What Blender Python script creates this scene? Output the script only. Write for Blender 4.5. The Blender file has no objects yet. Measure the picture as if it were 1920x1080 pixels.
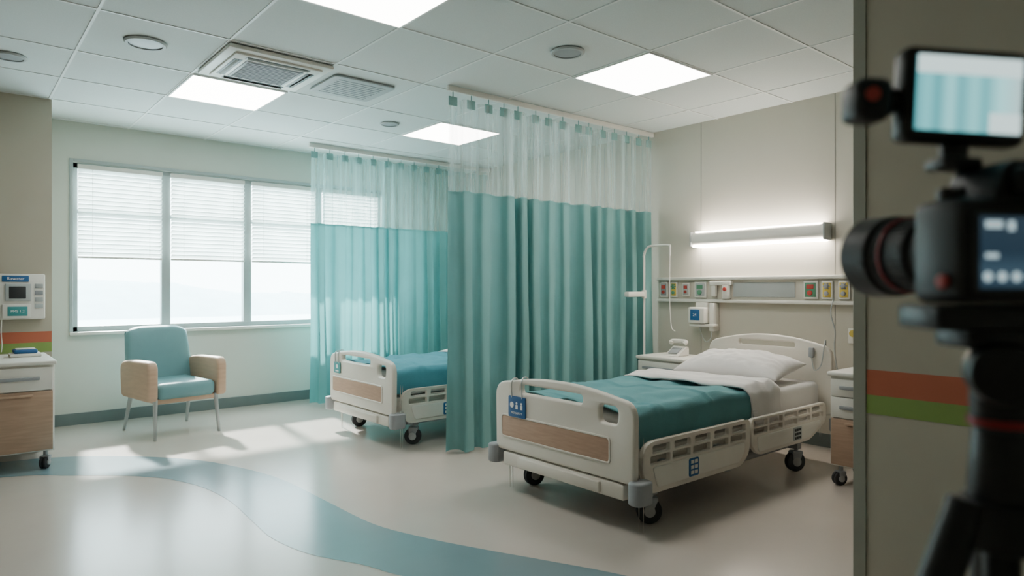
import bpy, bmesh, math, random
from mathutils import Vector, Matrix, noise
random.seed(4)
SC = bpy.context.scene
COL = SC.collection
W = {}
PI = math.pi
def T(x, y, z): return Matrix.Translation((x, y, z))
def RZ(deg): return Matrix.Rotation(math.radians(deg), 4, 'Z')
def RX(deg): return Matrix.Rotation(math.radians(deg), 4, 'X')
def RY(deg): return Matrix.Rotation(math.radians(deg), 4, 'Y')
def srgb(r, g, b):
    f = lambda c: (c/255/12.92) if c/255 <= .04045 else ((c/255+.055)/1.055)**2.4
    return (f(r), f(g), f(b), 1)

# ------------------------------------------------------------ materials
def mat(name, rgb, rough=.5, metal=0, var=.05, scale=6, bump=0, bscale=80, spec=.5,
        emit=0, transl=0, alpha=1, stretch=None):
    m = bpy.data.materials.new(name); m.use_nodes = True
    nt = m.node_tree; N = nt.nodes; L = nt.links
    p = N['Principled BSDF']
    c = srgb(*rgb)
    tc = N.new('ShaderNodeTexCoord'); mp = N.new('ShaderNodeMapping')
    L.new(tc.outputs['Object'], mp.inputs[0])
    if stretch: mp.inputs['Scale'].default_value = stretch
    nz = N.new('ShaderNodeTexNoise'); nz.inputs['Scale'].default_value = scale
    nz.inputs['Detail'].default_value = 3
    L.new(mp.outputs[0], nz.inputs['Vector'])
    rp = N.new('ShaderNodeValToRGB')
    rp.color_ramp.elements[0].position = .3; rp.color_ramp.elements[1].position = .7
    rp.color_ramp.elements[0].color = tuple(v*(1-var) for v in c[:3])+(1,)
    rp.color_ramp.elements[1].color = tuple(min(1, v*(1+var)) for v in c[:3])+(1,)
    L.new(nz.outputs['Fac'], rp.inputs[0]); L.new(rp.outputs[0], p.inputs['Base Color'])
    p.inputs['Roughness'].default_value = rough
    p.inputs['Metallic'].default_value = metal
    p.inputs['Specular IOR Level'].default_value = spec
    if emit:
        p.inputs['Emission Color'].default_value = c
        p.inputs['Emission Strength'].default_value = emit
    if bump:
        n2 = N.new('ShaderNodeTexNoise'); n2.inputs['Scale'].default_value = bscale
        L.new(mp.outputs[0], n2.inputs['Vector'])
        b = N.new('ShaderNodeBump'); b.inputs['Strength'].default_value = bump
        b.inputs['Distance'].default_value = .005
        L.new(n2.outputs['Fac'], b.inputs['Height']); L.new(b.outputs[0], p.inputs['Normal'])
    out = N['Material Output']; last = p.outputs[0]
    if transl:
        t = N.new('ShaderNodeBsdfTranslucent'); L.new(rp.outputs[0], t.inputs[0])
        mx = N.new('ShaderNodeMixShader'); mx.inputs[0].default_value = transl
        L.new(last, mx.inputs[1]); L.new(t.outputs[0], mx.inputs[2]); last = mx.outputs[0]
    if alpha < 1:
        t = N.new('ShaderNodeBsdfTransparent')
        mx = N.new('ShaderNodeMixShader'); mx.inputs[0].default_value = alpha
        L.new(t.outputs[0], mx.inputs[1]); L.new(last, mx.inputs[2]); last = mx.outputs[0]
    L.new(last, out.inputs[0])
    return m

M_wall = mat('paint_pale_green', (210, 214, 204), .7, var=.02, scale=2, bump=.05, bscale=200)
M_head = mat('paint_warm_grey', (200, 195, 182), .6, var=.02, scale=2, bump=.05, bscale=200)
M_near = mat('paint_beige', (182, 175, 158), .7, var=.03, scale=2, bump=.05, bscale=200)
M_ceil = mat('ceiling_tile', (212, 219, 217), .85, var=.04, scale=120, bump=.12, bscale=250)
M_grid = mat('ceiling_grid', (232, 236, 234), .5, var=.01)
M_floor = mat('vinyl_floor', (192, 183, 174), .21, var=.03, scale=2.2, bump=.02, bscale=6, spec=.6)
M_band = mat('vinyl_floor_teal', (116, 141, 149), .21, var=.05, scale=2.2, bump=.02, bscale=6, spec=.6)
M_base = mat('baseboard_vinyl', (108, 120, 120), .45, var=.04)
M_orange = mat('stripe_orange', (188, 104, 76), .6, var=.03)
M_green = mat('stripe_green', (134, 160, 84), .6, var=.03)
M_alu = mat('corner_guard', (150, 150, 138), .5, var=.03)
M_frame = mat('window_frame', (172, 184, 184), .45, var=.02)
M_seam = mat('seam', (150, 148, 138), .6, var=.02)
M_slat = mat('blind_slat', (242, 246, 244), .6, var=.01, transl=.5)
M_white = mat('plastic_white', (230, 228, 220), .38, var=.02)
M_cream = mat('plastic_cream', (226, 220, 209), .35, var=.02)
M_grey = mat('plastic_grey', (150, 154, 158), .45, var=.03)
M_wheel = mat('wheel_dark_grey', (62, 64, 66), .7, var=.05, spec=.2)
M_hub = mat('wheel_hub_grey', (165, 166, 166), .5, var=.03)
M_dark = mat('plastic_dark', (48, 52, 54), .45, var=.05)
M_black = mat('camera_black', (17, 18, 19), .42, var=.15, scale=30, bump=.1, bscale=300)
M_steel = mat('brushed_steel', (190, 192, 190), .3, metal=.9, var=.05)
M_leg = mat('painted_metal', (176, 182, 182), .35, metal=.4, var=.03)
M_wood = mat('laminate_wood', (176, 148, 126), .45, var=.1, scale=5, stretch=(1, 1, 14))
M_woodh = mat('laminate_wood_panel', (184, 152, 130), .45, var=.08, scale=5, stretch=(1, 2, 16))
M_arm = mat('arm_wood', (190, 160, 136), .5, var=.07, scale=6, stretch=(1, 1, 6))
M_chair = mat('chair_vinyl', (104, 150, 156), .5, var=.04, bump=.1, bscale=120)
M_curt = mat('curtain_teal', (124, 172, 171), .8, var=.05, scale=3, bump=.08, bscale=300, spec=.2, transl=.2)
M_curt2 = mat('curtain_turquoise', (118, 188, 189), .8, var=.05, scale=3, bump=.08, bscale=300, spec=.2, transl=.28)
M_tab = mat('curtain_tab', (124, 166, 164), .8, var=.05)
M_blank = mat('blanket_teal', (98, 151, 156), .85, var=.07, scale=7, bump=.25, bscale=180, spec=.2)
M_blank2 = mat('blanket_blue_teal', (90, 156, 172), .85, var=.07, scale=7, bump=.25, bscale=180, spec=.2)
M_linen = mat('linen_white', (234, 231, 229), .85, var=.02, scale=5, bump=.12, bscale=60, spec=.2)
M_blue = mat('label_blue', (40, 96, 150), .5, var=.03)
M_teal = mat('label_teal', (66, 148, 150), .5, var=.03)
M_text = mat('label_white', (240, 242, 240), .6, var=.01)
M_red = mat('mark_red', (180, 66, 58), .5, var=.03)
M_yel = mat('outlet_yellow', (216, 188, 84), .5, var=.04)
M_grn = mat('outlet_green', (86, 142, 112), .5, var=.04)
M_vent = mat('vent_grey', (176, 182, 182), .6, var=.03)
M_lamp = mat('light_diffuser', (255, 251, 243), .5, var=0, emit=15)
M_lampw = mat('bed_light_diffuser', (255, 244, 230), .5, var=0, emit=36)
M_redring = mat('ring_red', (150, 30, 34), .4, var=.03)

def mesh_net(name, rgb, lo=.2, hi=.52):
    m = bpy.data.materials.new(name); m.use_nodes = True
    nt = m.node_tree; N = nt.nodes; L = nt.links
    for n in list(N):
        if n.type != 'OUTPUT_MATERIAL': N.remove(n)
    d = N.new('ShaderNodeBsdfDiffuse'); d.inputs[0].default_value = srgb(*rgb)
    tl = N.new('ShaderNodeBsdfTranslucent'); tl.inputs[0].default_value = srgb(*rgb)
    m1 = N.new('ShaderNodeMixShader'); L.new(d.outputs[0], m1.inputs[1]); L.new(tl.outputs[0], m1.inputs[2])
    tr = N.new('ShaderNodeBsdfTransparent')
    mx = N.new('ShaderNodeMixShader')
    tc = N.new('ShaderNodeTexCoord'); w = N.new('ShaderNodeTexNoise'); mp = N.new('ShaderNodeMapping')
    mp.inputs['Scale'].default_value = (26, 26, .5)
    L.new(tc.outputs['Object'], mp.inputs[0]); L.new(mp.outputs[0], w.inputs['Vector']); w.inputs['Scale'].default_value = 1
    r = N.new('ShaderNodeMapRange'); r.inputs['To Min'].default_value = lo; r.inputs['To Max'].default_value = hi
    r.inputs['From Min'].default_value = .3; r.inputs['From Max'].default_value = .7
    L.new(w.outputs['Fac'], r.inputs['Value']); L.new(r.outputs[0], mx.inputs[0])
    L.new(tr.outputs[0], mx.inputs[1]); L.new(m1.outputs[0], mx.inputs[2])
    L.new(mx.outputs[0], N['Material Output'].inputs[0])
    return m
M_net = mesh_net('curtain_net', (214, 230, 228), .18, .42)
M_net2 = mesh_net('curtain_net_teal', (180, 220, 219), .25, .5)

def glass_mat():
    m = bpy.data.materials.new('window_glass'); m.use_nodes = True
    nt = m.node_tree; N = nt.nodes; L = nt.links
    for n in list(N):
        if n.type != 'OUTPUT_MATERIAL': N.remove(n)
    g = N.new('ShaderNodeBsdfGlossy'); g.inputs['Roughness'].default_value = .05
    tr = N.new('ShaderNodeBsdfTransparent'); tr.inputs[0].default_value = (.93, .97, .97, 1)
    mx = N.new('ShaderNodeMixShader'); mx.inputs[0].default_value = .04
    L.new(tr.outputs[0], mx.inputs[1]); L.new(g.outputs[0], mx.inputs[2]); L.new(mx.outputs[0], N['Material Output'].inputs[0])
    return m
M_glass = glass_mat()

def screen_mat(name, stops, strength=1.0, axis=0):
    m = bpy.data.materials.new(name); m.use_nodes = True
    nt = m.node_tree; N = nt.nodes; L = nt.links; p = N['Principled BSDF']
    tc = N.new('ShaderNodeTexCoord'); sp = N.new('ShaderNodeSeparateXYZ')
    L.new(tc.outputs['Generated'], sp.inputs[0])
    rp = N.new('ShaderNodeValToRGB'); L.new(sp.outputs[axis], rp.inputs[0])
    e = rp.color_ramp.elements
    e[0].position = stops[0][0]; e[0].color = srgb(*stops[0][1])
    e[1].position = stops[-1][0]; e[1].color = srgb(*stops[-1][1])
    for pos, c in stops[1:-1]:
        k = e.new(pos); k.color = srgb(*c)
    p.inputs['Base Color'].default_value = (.01, .01, .01, 1)
    L.new(rp.outputs[0], p.inputs['Emission Color']); p.inputs['Emission Strength'].default_value = strength
    p.inputs['Roughness'].default_value = .3
    return m

# ------------------------------------------------------------ geometry helpers
def setw(o, parent, Mw):
    W[o.name] = Mw
    if parent:
        o.parent = parent
        o.matrix_basis = W[parent.name].inverted() @ Mw
    else:
        o.matrix_basis = Mw
def info(o, label=None, cat=None, group=None, kind=None):
    if label: o['label'] = label
    if cat: o['category'] = cat
    if group: o['group'] = group
    if kind: o['kind'] = kind
    return o
def thing(name, label, cat, M=Matrix(), group=None):
    o = bpy.data.objects.new(name, None); o.empty_display_size = .1
    COL.objects.link(o); setw(o, None, M)
    return info(o, label, cat, group)

class B:
    def __init__(s, M=None):
        s.M = M or Matrix(); s.bm = bmesh.new()
    def _merge(s, b, X=None):
        if X is not None: bmesh.ops.transform(b, matrix=X, verts=b.verts)
        me = bpy.data.meshes.new('tmp'); b.to_mesh(me); b.free()
        s.bm.from_mesh(me); bpy.data.meshes.remove(me); return s
    def box(s, x0, x1, y0, y1, z0, z1, bev=0, seg=2, X=None):
        b = bmesh.new(); bmesh.ops.create_cube(b, size=1)
        bmesh.ops.scale(b, vec=(abs(x1-x0), abs(y1-y0), abs(z1-z0)), verts=b.verts)
        if bev: bmesh.ops.bevel(b, geom=b.edges[:], offset=bev, segments=seg, profile=.5, affect='EDGES')
        bmesh.ops.translate(b, vec=((x0+x1)/2, (y0+y1)/2, (z0+z1)/2), verts=b.verts)
        return s._merge(b, X)
    def cyl(s, p0, p1, r, r2=None, seg=24, bev=0, X=None):
        p0 = Vector(p0); p1 = Vector(p1); d = p1-p0
        b = bmesh.new()
        bmesh.ops.create_cone(b, cap_ends=True, segments=seg, radius1=r, radius2=r if r2 is None else r2, depth=d.length)
        if bev:
            ed = [e for e in b.edges if abs(e.verts[0].co.z-e.verts[1].co.z) < 1e-6]
            bmesh.ops.bevel(b, geom=ed, offset=bev, segments=2, profile=.5, affect='EDGES')
        q = d.to_track_quat('Z', 'Y').to_matrix().to_4x4()
        bmesh.ops.transform(b, matrix=Matrix.Translation((p0+p1)/2) @ q, verts=b.verts)
        return s._merge(b, X)
    def ring(s, c, axis, r0, r1, h, seg=32):
        return s.lathe(c, axis, [(r0, 0), (r1, 0), (r1, h), (r0, h)], seg, closed=True)
    def lathe(s, c, axis, prof, seg=32, closed=False):
        b = bmesh.new(); rows = []
        for r, h in prof:
            rows.append([b.verts.new((r*math.cos(2*PI*i/seg), r*math.sin(2*PI*i/seg), h)) for i in range(seg)])
        n = len(rows)
        for j in range(n if closed else n-1):
            a, c2 = rows[j], rows[(j+1) % n]
            for i in range(seg):
                b.faces.new((a[i], a[(i+1) % seg], c2[(i+1) % seg], c2[i]))
        if not closed:
            if prof[0][0] > 1e-4: b.faces.new(rows[0][::-1])
            if prof[-1][0] > 1e-4: b.faces.new(rows[-1])
        bmesh.ops.remove_doubles(b, verts=b.verts, dist=1e-6)
        q = Vector(axis).to_track_quat('Z', 'Y').to_matrix().to_4x4()
        bmesh.ops.transform(b, matrix=Matrix.Translation(c) @ q, verts=b.verts)
        bmesh.ops.recalc_face_normals(b, faces=b.faces)
        return s._merge(b)
    def tube(s, pts, r, seg=10, sub=6):
        P = [Vector(p) for p in pts]; Q = []
        if len(P) > 2 and sub > 1:
            for i in range(len(P)-1):
                a = P[max(i-1, 0)]; b_ = P[i]; c = P[i+1]; d = P[min(i+2, len(P)-1)]
                for k in range(sub):
                    t = k/sub
                    Q.append(.5*((2*b_)+(-a+c)*t+(2*a-5*b_+4*c-d)*t*t+(-a+3*b_-3*c+d)*t**3))
            Q.append(P[-1])
        else: Q = P
        b = bmesh.new(); rows = []
        prev = None
        for i, p in enumerate(Q):
            t = (Q[min(i+1, len(Q)-1)]-Q[max(i-1, 0)]).normalized()
            if prev is None:
                n = t.cross(Vector((.13, .31, .94))).normalized()
            else:
                n = (prev-t*prev.dot(t)).normalized()
            prev = n; bn = t.cross(n)
            rows.append([b.verts.new(p+r*(n*math.cos(2*PI*k/seg)+bn*math.sin(2*PI*k/seg))) for k in range(seg)])
        for j in range(len(rows)-1):
            for i in range(seg):
                b.faces.new((rows[j][i], rows[j][(i+1) % seg], rows[j+1][(i+1) % seg], rows[j+1][i]))
        b.faces.new(rows[0][::-1]); b.faces.new(rows[-1])
        bmesh.ops.recalc_face_normals(b, faces=b.faces)
        return s._merge(b)
    def plate(s, outline, holes, axis, off, thick, bev=.006):
        cu = bpy.data.curves.new('t', 'CURVE'); cu.dimensions = '2D'; cu.fill_mode = 'BOTH'
        cu.extrude = thick/2-bev; cu.bevel_depth = bev; cu.bevel_resolution = 2; cu.offset = -bev if bev else 0
        for lp in [outline]+holes:
            sp = cu.splines.new('POLY'); sp.points.add(len(lp)-1)
            for i, (a, b_) in enumerate(lp): sp.points[i].co = (a, b_, 0, 1)
            sp.use_cyclic_u = True
        o = bpy.data.objects.new('t', cu); COL.objects.link(o)
        dg = bpy.context.evaluated_depsgraph_get(); dg.update()
        me = bpy.data.meshes.new_from_object(o.evaluated_get(dg))
        b = bmesh.new(); b.from_mesh(me)
        bmesh.ops.remove_doubles(b, verts=b.verts, dist=1e-5)
        bpy.data.objects.remove(o); bpy.data.curves.remove(cu); bpy.data.meshes.remove(me)
        if axis == 'X': X = Matrix(((0, 0, 1, off), (1, 0, 0, 0), (0, 1, 0, 0), (0, 0, 0, 1)))
        elif axis == 'Y': X = Matrix(((1, 0, 0, 0), (0, 0, -1, off), (0, 1, 0, 0), (0, 0, 0, 1)))
        else: X = Matrix.Translation((0, 0, off))
        return s._merge(b, X)
    def text(s, body, size, X, thick=.0006):
        cu = bpy.data.curves.new('t', 'FONT'); cu.body = body; cu.size = size; cu.extrude = thick
        cu.align_x = 'CENTER'; cu.align_y = 'CENTER'
        o = bpy.data.objects.new('t', cu); COL.objects.link(o)
        dg = bpy.context.evaluated_depsgraph_get(); dg.update()
        me = bpy.data.meshes.new_from_object(o.evaluated_get(dg))
        b = bmesh.new(); b.from_mesh(me)
        bpy.data.objects.remove(o); bpy.data.curves.remove(cu); bpy.data.meshes.remove(me)
        return s._merge(b, X)
    def grid(s, fn, nu, nv, thick=0):
        b = bmesh.new()
        V = [[b.verts.new(fn(i/nu, j/nv)) for j in range(nv+1)] for i in range(nu+1)]
        for i in range(nu):
            for j in range(nv):
                b.faces.new((V[i][j], V[i+1][j], V[i+1][j+1], V[i][j+1]))
        if thick:
            bmesh.ops.recalc_face_normals(b, faces=b.faces)
            bmesh.ops.solidify(b, geom=b.faces[:], thickness=thick)
        return s._merge(b)
    def obj(s, name, m, parent=None, smooth=True, label=None, cat=None, group=None, kind=None, ang=35):
        bmesh.ops.transform(s.bm, matrix=s.M, verts=s.bm.verts)
        vs = s.bm.verts
        mn = Vector([min(v.co[i] for v in vs) for i in range(3)]); mx = Vector([max(v.co[i] for v in vs) for i in range(3)])
        c = (mn+mx)/2
        if parent is None: c.z = mn.z
        R = s.M.to_3x3().normalized().to_4x4()
        Mw = Matrix.Translation(c) @ R
        bmesh.ops.transform(s.bm, matrix=Mw.inverted(), verts=s.bm.verts)
        me = bpy.data.meshes.new(name); s.bm.to_mesh(me); s.bm.free()
        me.materials.append(m)
        if smooth:
            for p in me.polygons: p.use_smooth = True
            try: me.set_sharp_from_angle(angle=math.radians(ang))
            except Exception: pass
        o = bpy.data.objects.new(name, me); COL.objects.link(o)
        setw(o, parent, Mw)
        return info(o, label, cat, group, kind)

def fillet(poly, radii, n=7):
    out = []
    m = len(poly)
    for i, p in enumerate(poly):
        r = radii[i]
        p = Vector(p)
        if r <= 0: out.append(tuple(p)); continue
        a = (Vector(poly[i-1])-p); b = (Vector(poly[(i+1) % m])-p)
        a.normalize(); b.normalize()
        for k in range(n+1):
            t = k/n
            q = (p+a*r)*(1-t)**2+p*2*t*(1-t)*1.0+(p+b*r)*t*t
            out.append((q.x, q.y))
    return out
def rrect(x0, x1, y0, y1, r): return fillet([(x0, y0), (x1, y0), (x1, y1), (x0, y1)], [r]*4)
FX = lambda y, z, x: T(x, y, z) @ RZ(-90) @ RX(90)   # plane facing -X
FY = lambda x, z, y: T(x, y, z) @ RX(90)             # plane facing -Y

# ------------------------------------------------------------ room shell
H = 2.88; XE = 5.5; YN = 7.55; XW = -2.4; YS = -1.8
def struct(b, name, m, label, cat, smooth=False):
    return b.obj(name, m, None, smooth=smooth, label=label, cat=cat, kind='structure')
struct(B().box(XW, XE, YS, YN, -.1, 0), 'floor', M_floor, 'glossy pale beige vinyl hospital floor', 'floor')
outer = [(-2.3, 6.6), (-1.0, 6.5), (.307, 6.279), (.693, 6.16), (1.104, 5.835), (1.35, 5.55), (1.522, 5.254), (1.678, 4.799), (1.749, 4.397), (1.773, 3.796), (1.80, 3.303), (1.908, 2.948), (2.034, 2.656), (2.205, 2.299), (2.343, 1.989), (2.5, 1.5), (2.58, .9), (2.6, .2), (2.6, -1.7)]
inner = [(-2.3, 6.1), (-1.0, 6.0), (.283, 5.768), (.652, 5.523), (.934, 5.285), (1.06, 5.13), (1.165, 4.973), (1.278, 4.638), (1.322, 4.243), (1.306, 3.823), (1.294, 3.466), (1.356, 3.141), (1.494, 2.857), (1.56, 2.659), (1.72, 2.3), (1.86, 1.9), (2.0, 1.4), (2.08, .8), (2.1, .2), (2.1, -1.7)]
def crom(P, n):
    P = [Vector(p) for p in P]; out = []
    for k in range(n+1):
        f = k/n*(len(P)-1); i = min(int(f), len(P)-2); t = f-i
        a = P[max(i-1, 0)]; b_ = P[i]; c = P[i+1]; d = P[min(i+2, len(P)-1)]
        out.append(.5*((2*b_)+(-a+c)*t+(2*a-5*b_+4*c-d)*t*t+(-a+3*b_-3*c+d)*t**3))
    return out
co = crom(outer, 120); ci = crom(inner, 120)
bb = B()
vo = [[bb.bm.verts.new((p.x, p.y, .0012)) for p in L_] for L_ in (co, ci)]
for i in range(120): bb.bm.faces.new((vo[0][i], vo[1][i], vo[1][i+1], vo[0][i+1]))
bmesh.ops.recalc_face_normals(bb.bm, faces=bb.bm.faces)
struct(bb, 'trim_1', M_band, 'curving teal vinyl band inlaid in the floor', 'floor inlay')

struct(B().box(XW, XE, YS, YN, H, H+.1), 'ceiling', M_ceil, 'suspended ceiling of pale grey mineral tiles', 'ceiling')
gx = [-2.22, -1.5, -.78, -.06, .66, 1.38, 2.10, 2.82, 3.58, 4.32, 5.04]
gy = [-1.5, -.78, -.06, .66, 1.38, 2.10, 2.82, 3.54, 4.41, 5.28, 6.02, 6.76, 7.48]
b = B()
for x in gx: b.box(x-.008, x+.008, YS, YN, H-.004, H)
for y in gy: b.box(XW, XE, y-.008, y+.008, H-.0045, H)
struct(b, 'trim_2', M_grid, 'white metal grid of the suspended ceiling', 'ceiling grid')

# window wall with opening
wx0, wx1, wz0, wz1 = .92, 4.22, .88, 2.50
b = B()
b.box(XW, wx0, YN, YN+.2, 0, H).box(wx1, XE, YN, YN+.2, 0, H).box(wx0, wx1, YN, YN+.2, 0, wz0).box(wx0, wx1, YN, YN+.2, wz1, H)
struct(b, 'wall_north', M_wall, 'pale green painted wall with a wide window', 'wall')
struct(B().box(XE, XE+.15, YS, YN+.2, 0, H), 'wall_east', M_head, 'warm grey wall behind the bed heads', 'wall')
struct(B().box(XW-.15, XW, YS, YN+.2, 0, H), 'wall_west', M_near, 'plain beige painted wall', 'wall')
struct(B().box(XW, XE, YS-.15, YS, 0, H), 'wall_south', M_near, 'plain beige painted wall', 'wall')
struct(B().box(XW, .676, 6.77, YN, 0, H), 'wall_northwest', M_near, 'projecting beige wall section with coloured stripes', 'wall')
PX, PY = 2.9, 1.215
struct(B().box(PX, PX+.15, YS, PY, 0, H), 'wall_southeast', M_near, 'beige partition wall end with orange and green stripes', 'wall')
struct(B().box(PX-.006, PX+.156, PY-.045, PY+.006, 0, H-.005, .002), 'trim_3', M_alu, 'metal corner guard on the partition wall', 'corner guard')
struct(B().box(PX-.002, PX, YS, PY-.046, .862, .965), 'trim_4', M_orange, 'orange wall stripe', 'wall stripe')
struct(B().box(PX-.002, PX, YS, PY-.046, .785, .862), 'trim_5', M_green, 'green wall stripe', 'wall stripe')
struct(B().box(XW, .676, 6.768, 6.77, .85, .94), 'trim_6', M_orange, 'orange wall stripe', 'wall stripe')
struct(B().box(XW, .676, 6.768, 6.77, .77, .85), 'trim_7', M_green, 'green wall stripe', 'wall stripe')
b = B()
for y in (2.46, 3.72, 5.0, 6.3): b.box(XE-.002, XE, y-.004, y+.004, .1, H-.005)
struct(b, 'trim_8', M_seam, 'thin vertical joints between wall panels', 'panel joints')
struct(B().box(.676, XE, YN-.015, YN, 0, .11, .004), 'baseboard_north', M_base, 'dark teal grey vinyl baseboard', 'baseboard')
struct(B().box(XE-.015, XE, PY, YN-.015, 0, .11, .004), 'baseboard_east', M_base, 'dark teal grey vinyl baseboard', 'baseboard')
struct(B().box(XW, .676, 6.755, 6.768, 0, .11, .004), 'baseboard_northwest', M_base, 'dark teal grey vinyl baseboard', 'baseboard')

# window
win = thing('window_1', 'wide four-pane window with grey metal frame', 'window'); win['kind'] = 'structure'
ms = [.92, 1.735, 2.56, 3.39, 4.22]
b = B()
fy0, fy1 = YN+.05, YN+.12
b.box(wx0, wx1, fy0, fy1, wz0, wz0+.05, .004).box(wx0, wx1, fy0, fy1, wz1-.05, wz1, .004)
b.box(wx0, wx0+.045, fy0, fy1, wz0, wz1, .004).box(wx1-.045, wx1, fy0, fy1, wz0, wz1, .004)
for x in ms[1:4]: b.box(x-.042, x+.042, fy0-.01, fy1, wz0+.04, wz1-.04, .004)
b.box(wx0+.04, wx1-.04, fy0+.01, fy1-.01, 2.02, 2.06, .003)
b.obj('frame', M_frame, win)
B().box(wx0+.02, wx1-.02, fy0+.03, fy0+.036, wz0+.02, wz1-.02).obj('glass', M_glass, win, smooth=False)
B().box(wx0-.03, wx1+.03, YN-.05, YN+.05, wz0-.03, wz0+.001, .006).obj('sill', M_white, win)
b = B()
t = .03
b.box(wx0-t, wx0, YN-.012, YN-.001, wz0, wz1+t, .003).box(wx1, wx1+t, YN-.012, YN-.001, wz0, wz1+t, .003).box(wx0, wx1, YN-.014, YN-.001, wz1, wz1+t, .003)
b.obj('casing', M_frame, win)
# blinds
for i in range(4):
    a, c = ms[i]+.04, ms[i+1]-.04
    bl = thing('window_blind', 'white horizontal slat blind lowered half way over window', 'blind', T((a+c)/2, YN+.02, 1.58), 'window blinds')
    B().box(a, c, YN-.002, YN+.038, 2.44, 2.485, .004).obj('headrail', M_white, bl)
    b = B(); z = 1.63
    while z < 2.43:
        X = T(0, YN+.02, z) @ RX(-40)
        b.box(a+.004, c-.004, -.025, .025, -.0012, .0012, X=X)
        z += .042
    b.obj('slats', M_slat, bl, smooth=False)
    B().box(a+.002, c-.002, YN+.005, YN+.035, 1.585, 1.605, .004).obj('bottom_rail', M_white, bl)
    for x in (a+.12, c-.12): B().cyl((x, YN-.004, 1.6), (x, YN-.004, 2.45), .0015, seg=6).obj('cord', M_white, bl)

# exterior
M_ext = mat('hazy_ground', (228, 236, 238), .95, var=.06, scale=.06, spec=.1, stretch=(.3, 1, 1))  # outdoor haze put into the pale ground colour
M_hill = mat('hazy_trees', (196, 210, 214), .95, var=.05, scale=.3, spec=.1)  # tree colour paled to paint in the distance haze
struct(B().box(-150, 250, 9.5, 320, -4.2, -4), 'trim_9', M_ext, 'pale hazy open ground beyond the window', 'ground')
def ridge(u, v):
    x = -60+220*u
    s = 1/(1+math.exp((x-42)/6))
    h = 2.8+2.3*s+.4*noise.noise(Vector((x*.09, 0, 0)))+.45*noise.noise(Vector((x*.6, 3, 0)))
    return Vector((x, 130+30*v, -4+h*math.sin(v*PI/2)*1.4))
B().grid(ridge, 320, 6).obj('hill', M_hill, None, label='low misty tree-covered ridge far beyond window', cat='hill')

# ------------------------------------------------------------ ceiling fixtures
for (x0, x1, y0, y1) in [(3.58, 4.32, 2.82, 3.54), (3.58, 4.32, 5.28, 6.02), (1.38, 2.10, 5.28, 6.02), (1.38, 2.10, 2.82, 3.54)]:
    cl = thing('ceiling_light', 'square white recessed led ceiling light panel, switched on', 'ceiling light', T((x0+x1)/2, (y0+y1)/2, H-.012), 'ceiling light panels')
    b = B(); e = .014
    b.box(x0, x1, y0, y0+e, H-.012, H-.005, .001).box(x0, x1, y1-e, y1, H-.012, H-.005, .001).box(x0, x0+e, y0+e, y1-e, H-.012, H-.005, .001).box(x1-e, x1, y0+e, y1-e, H-.012, H-.005, .001)
    b.obj('rim', M_grid, cl)
    B().box(x0+e, x1-e, y0+e, y1-e, H-.009, H-.005).obj('diffuser', M_lamp, cl, smooth=False)

ac = thing('air_conditioner', 'square white ceiling cassette with grille and slot louvers', 'air conditioner', T(1.74, 4.83, H-.05))
cx, cy, hs = 1.745, 4.80, .36
b = B()
b.box(cx-hs, cx+hs, cy-hs, cy+hs, H-.035, H-.005, .012)
b.box(cx-.3, cx+.3, cy-.3, cy+.3, H-.05, H-.03, .01)
b.obj('body', M_white, ac)
for s in (-1, 1):
    B().box(cx-.22, cx+.22, cy+s*.25-.028, cy+s*.25+.028, H-.0515, H-.045, .002).obj('air_slot', M_dark, ac)
    B().box(cx+s*.25-.028, cx+s*.25+.028, cy-.20, cy+.20, H-.0515, H-.045, .002).obj('air_slot', M_dark, ac)
    B().box(cx-.21, cx+.21, -.008, .008, -.002, .002, .001, X=T(0, cy+s*.255, H-.055) @ RX(35*s)).obj('louver', M_vent, ac)
    B().box(-.008, .008, cy-.19, cy+.19, -.002, .002, .001, X=T(cx+s*.255, 0, H-.055) @ RY(-35*s)).obj('louver', M_vent, ac)
b = B().box(cx-.2, cx+.2, cy-.2, cy+.2, H-.054, H-.048, .003)
for k in range(13):
    y = cy-.18+.03*k; b.box(cx-.18, cx+.18, y-.004, y+.004, H-.058, H-.053)
b.obj('grille', M_grey, ac)

for (x, y, r) in [(.98, 4.81, .125), (.33, 5.68, .1), (3.17, 3.18, .115), (3.25, 5.67, .09)]:
    sp = thing('ceiling_speaker', 'round grey ceiling speaker with pale rim', 'ceiling speaker', T(x, y, H-.02), 'round ceiling speakers')
    B().lathe((x, y, H-.0045), (0, 0, -1), [(r, 0), (r, .006), (r*.93, .014), (r*.8, .014), (r*.8, .002)], 40).obj('rim', M_vent, sp)
    B().lathe((x, y, H-.006), (0, 0, -1), [(r*.8, 0), (r*.79, .006), (r*.3, .012), (0, .013)], 40).obj('grille', M_grey, sp)
v = thing('air_vent', 'flat square grey ceiling air vent', 'air vent', T(2.45, 4.85, H-.02))
B().plate(rrect(2.19, 2.70, 4.6, 5.1, .05), [], 'Z', H-.012, .014, .003).obj('cover', M_vent, v)
b = B()
for k in range(9): b.box(2.25, 2.64, 4.67+k*.045, 4.675+k*.045, H-.0215, H-.019)
b.obj('slot', M_grey, v)

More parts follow.
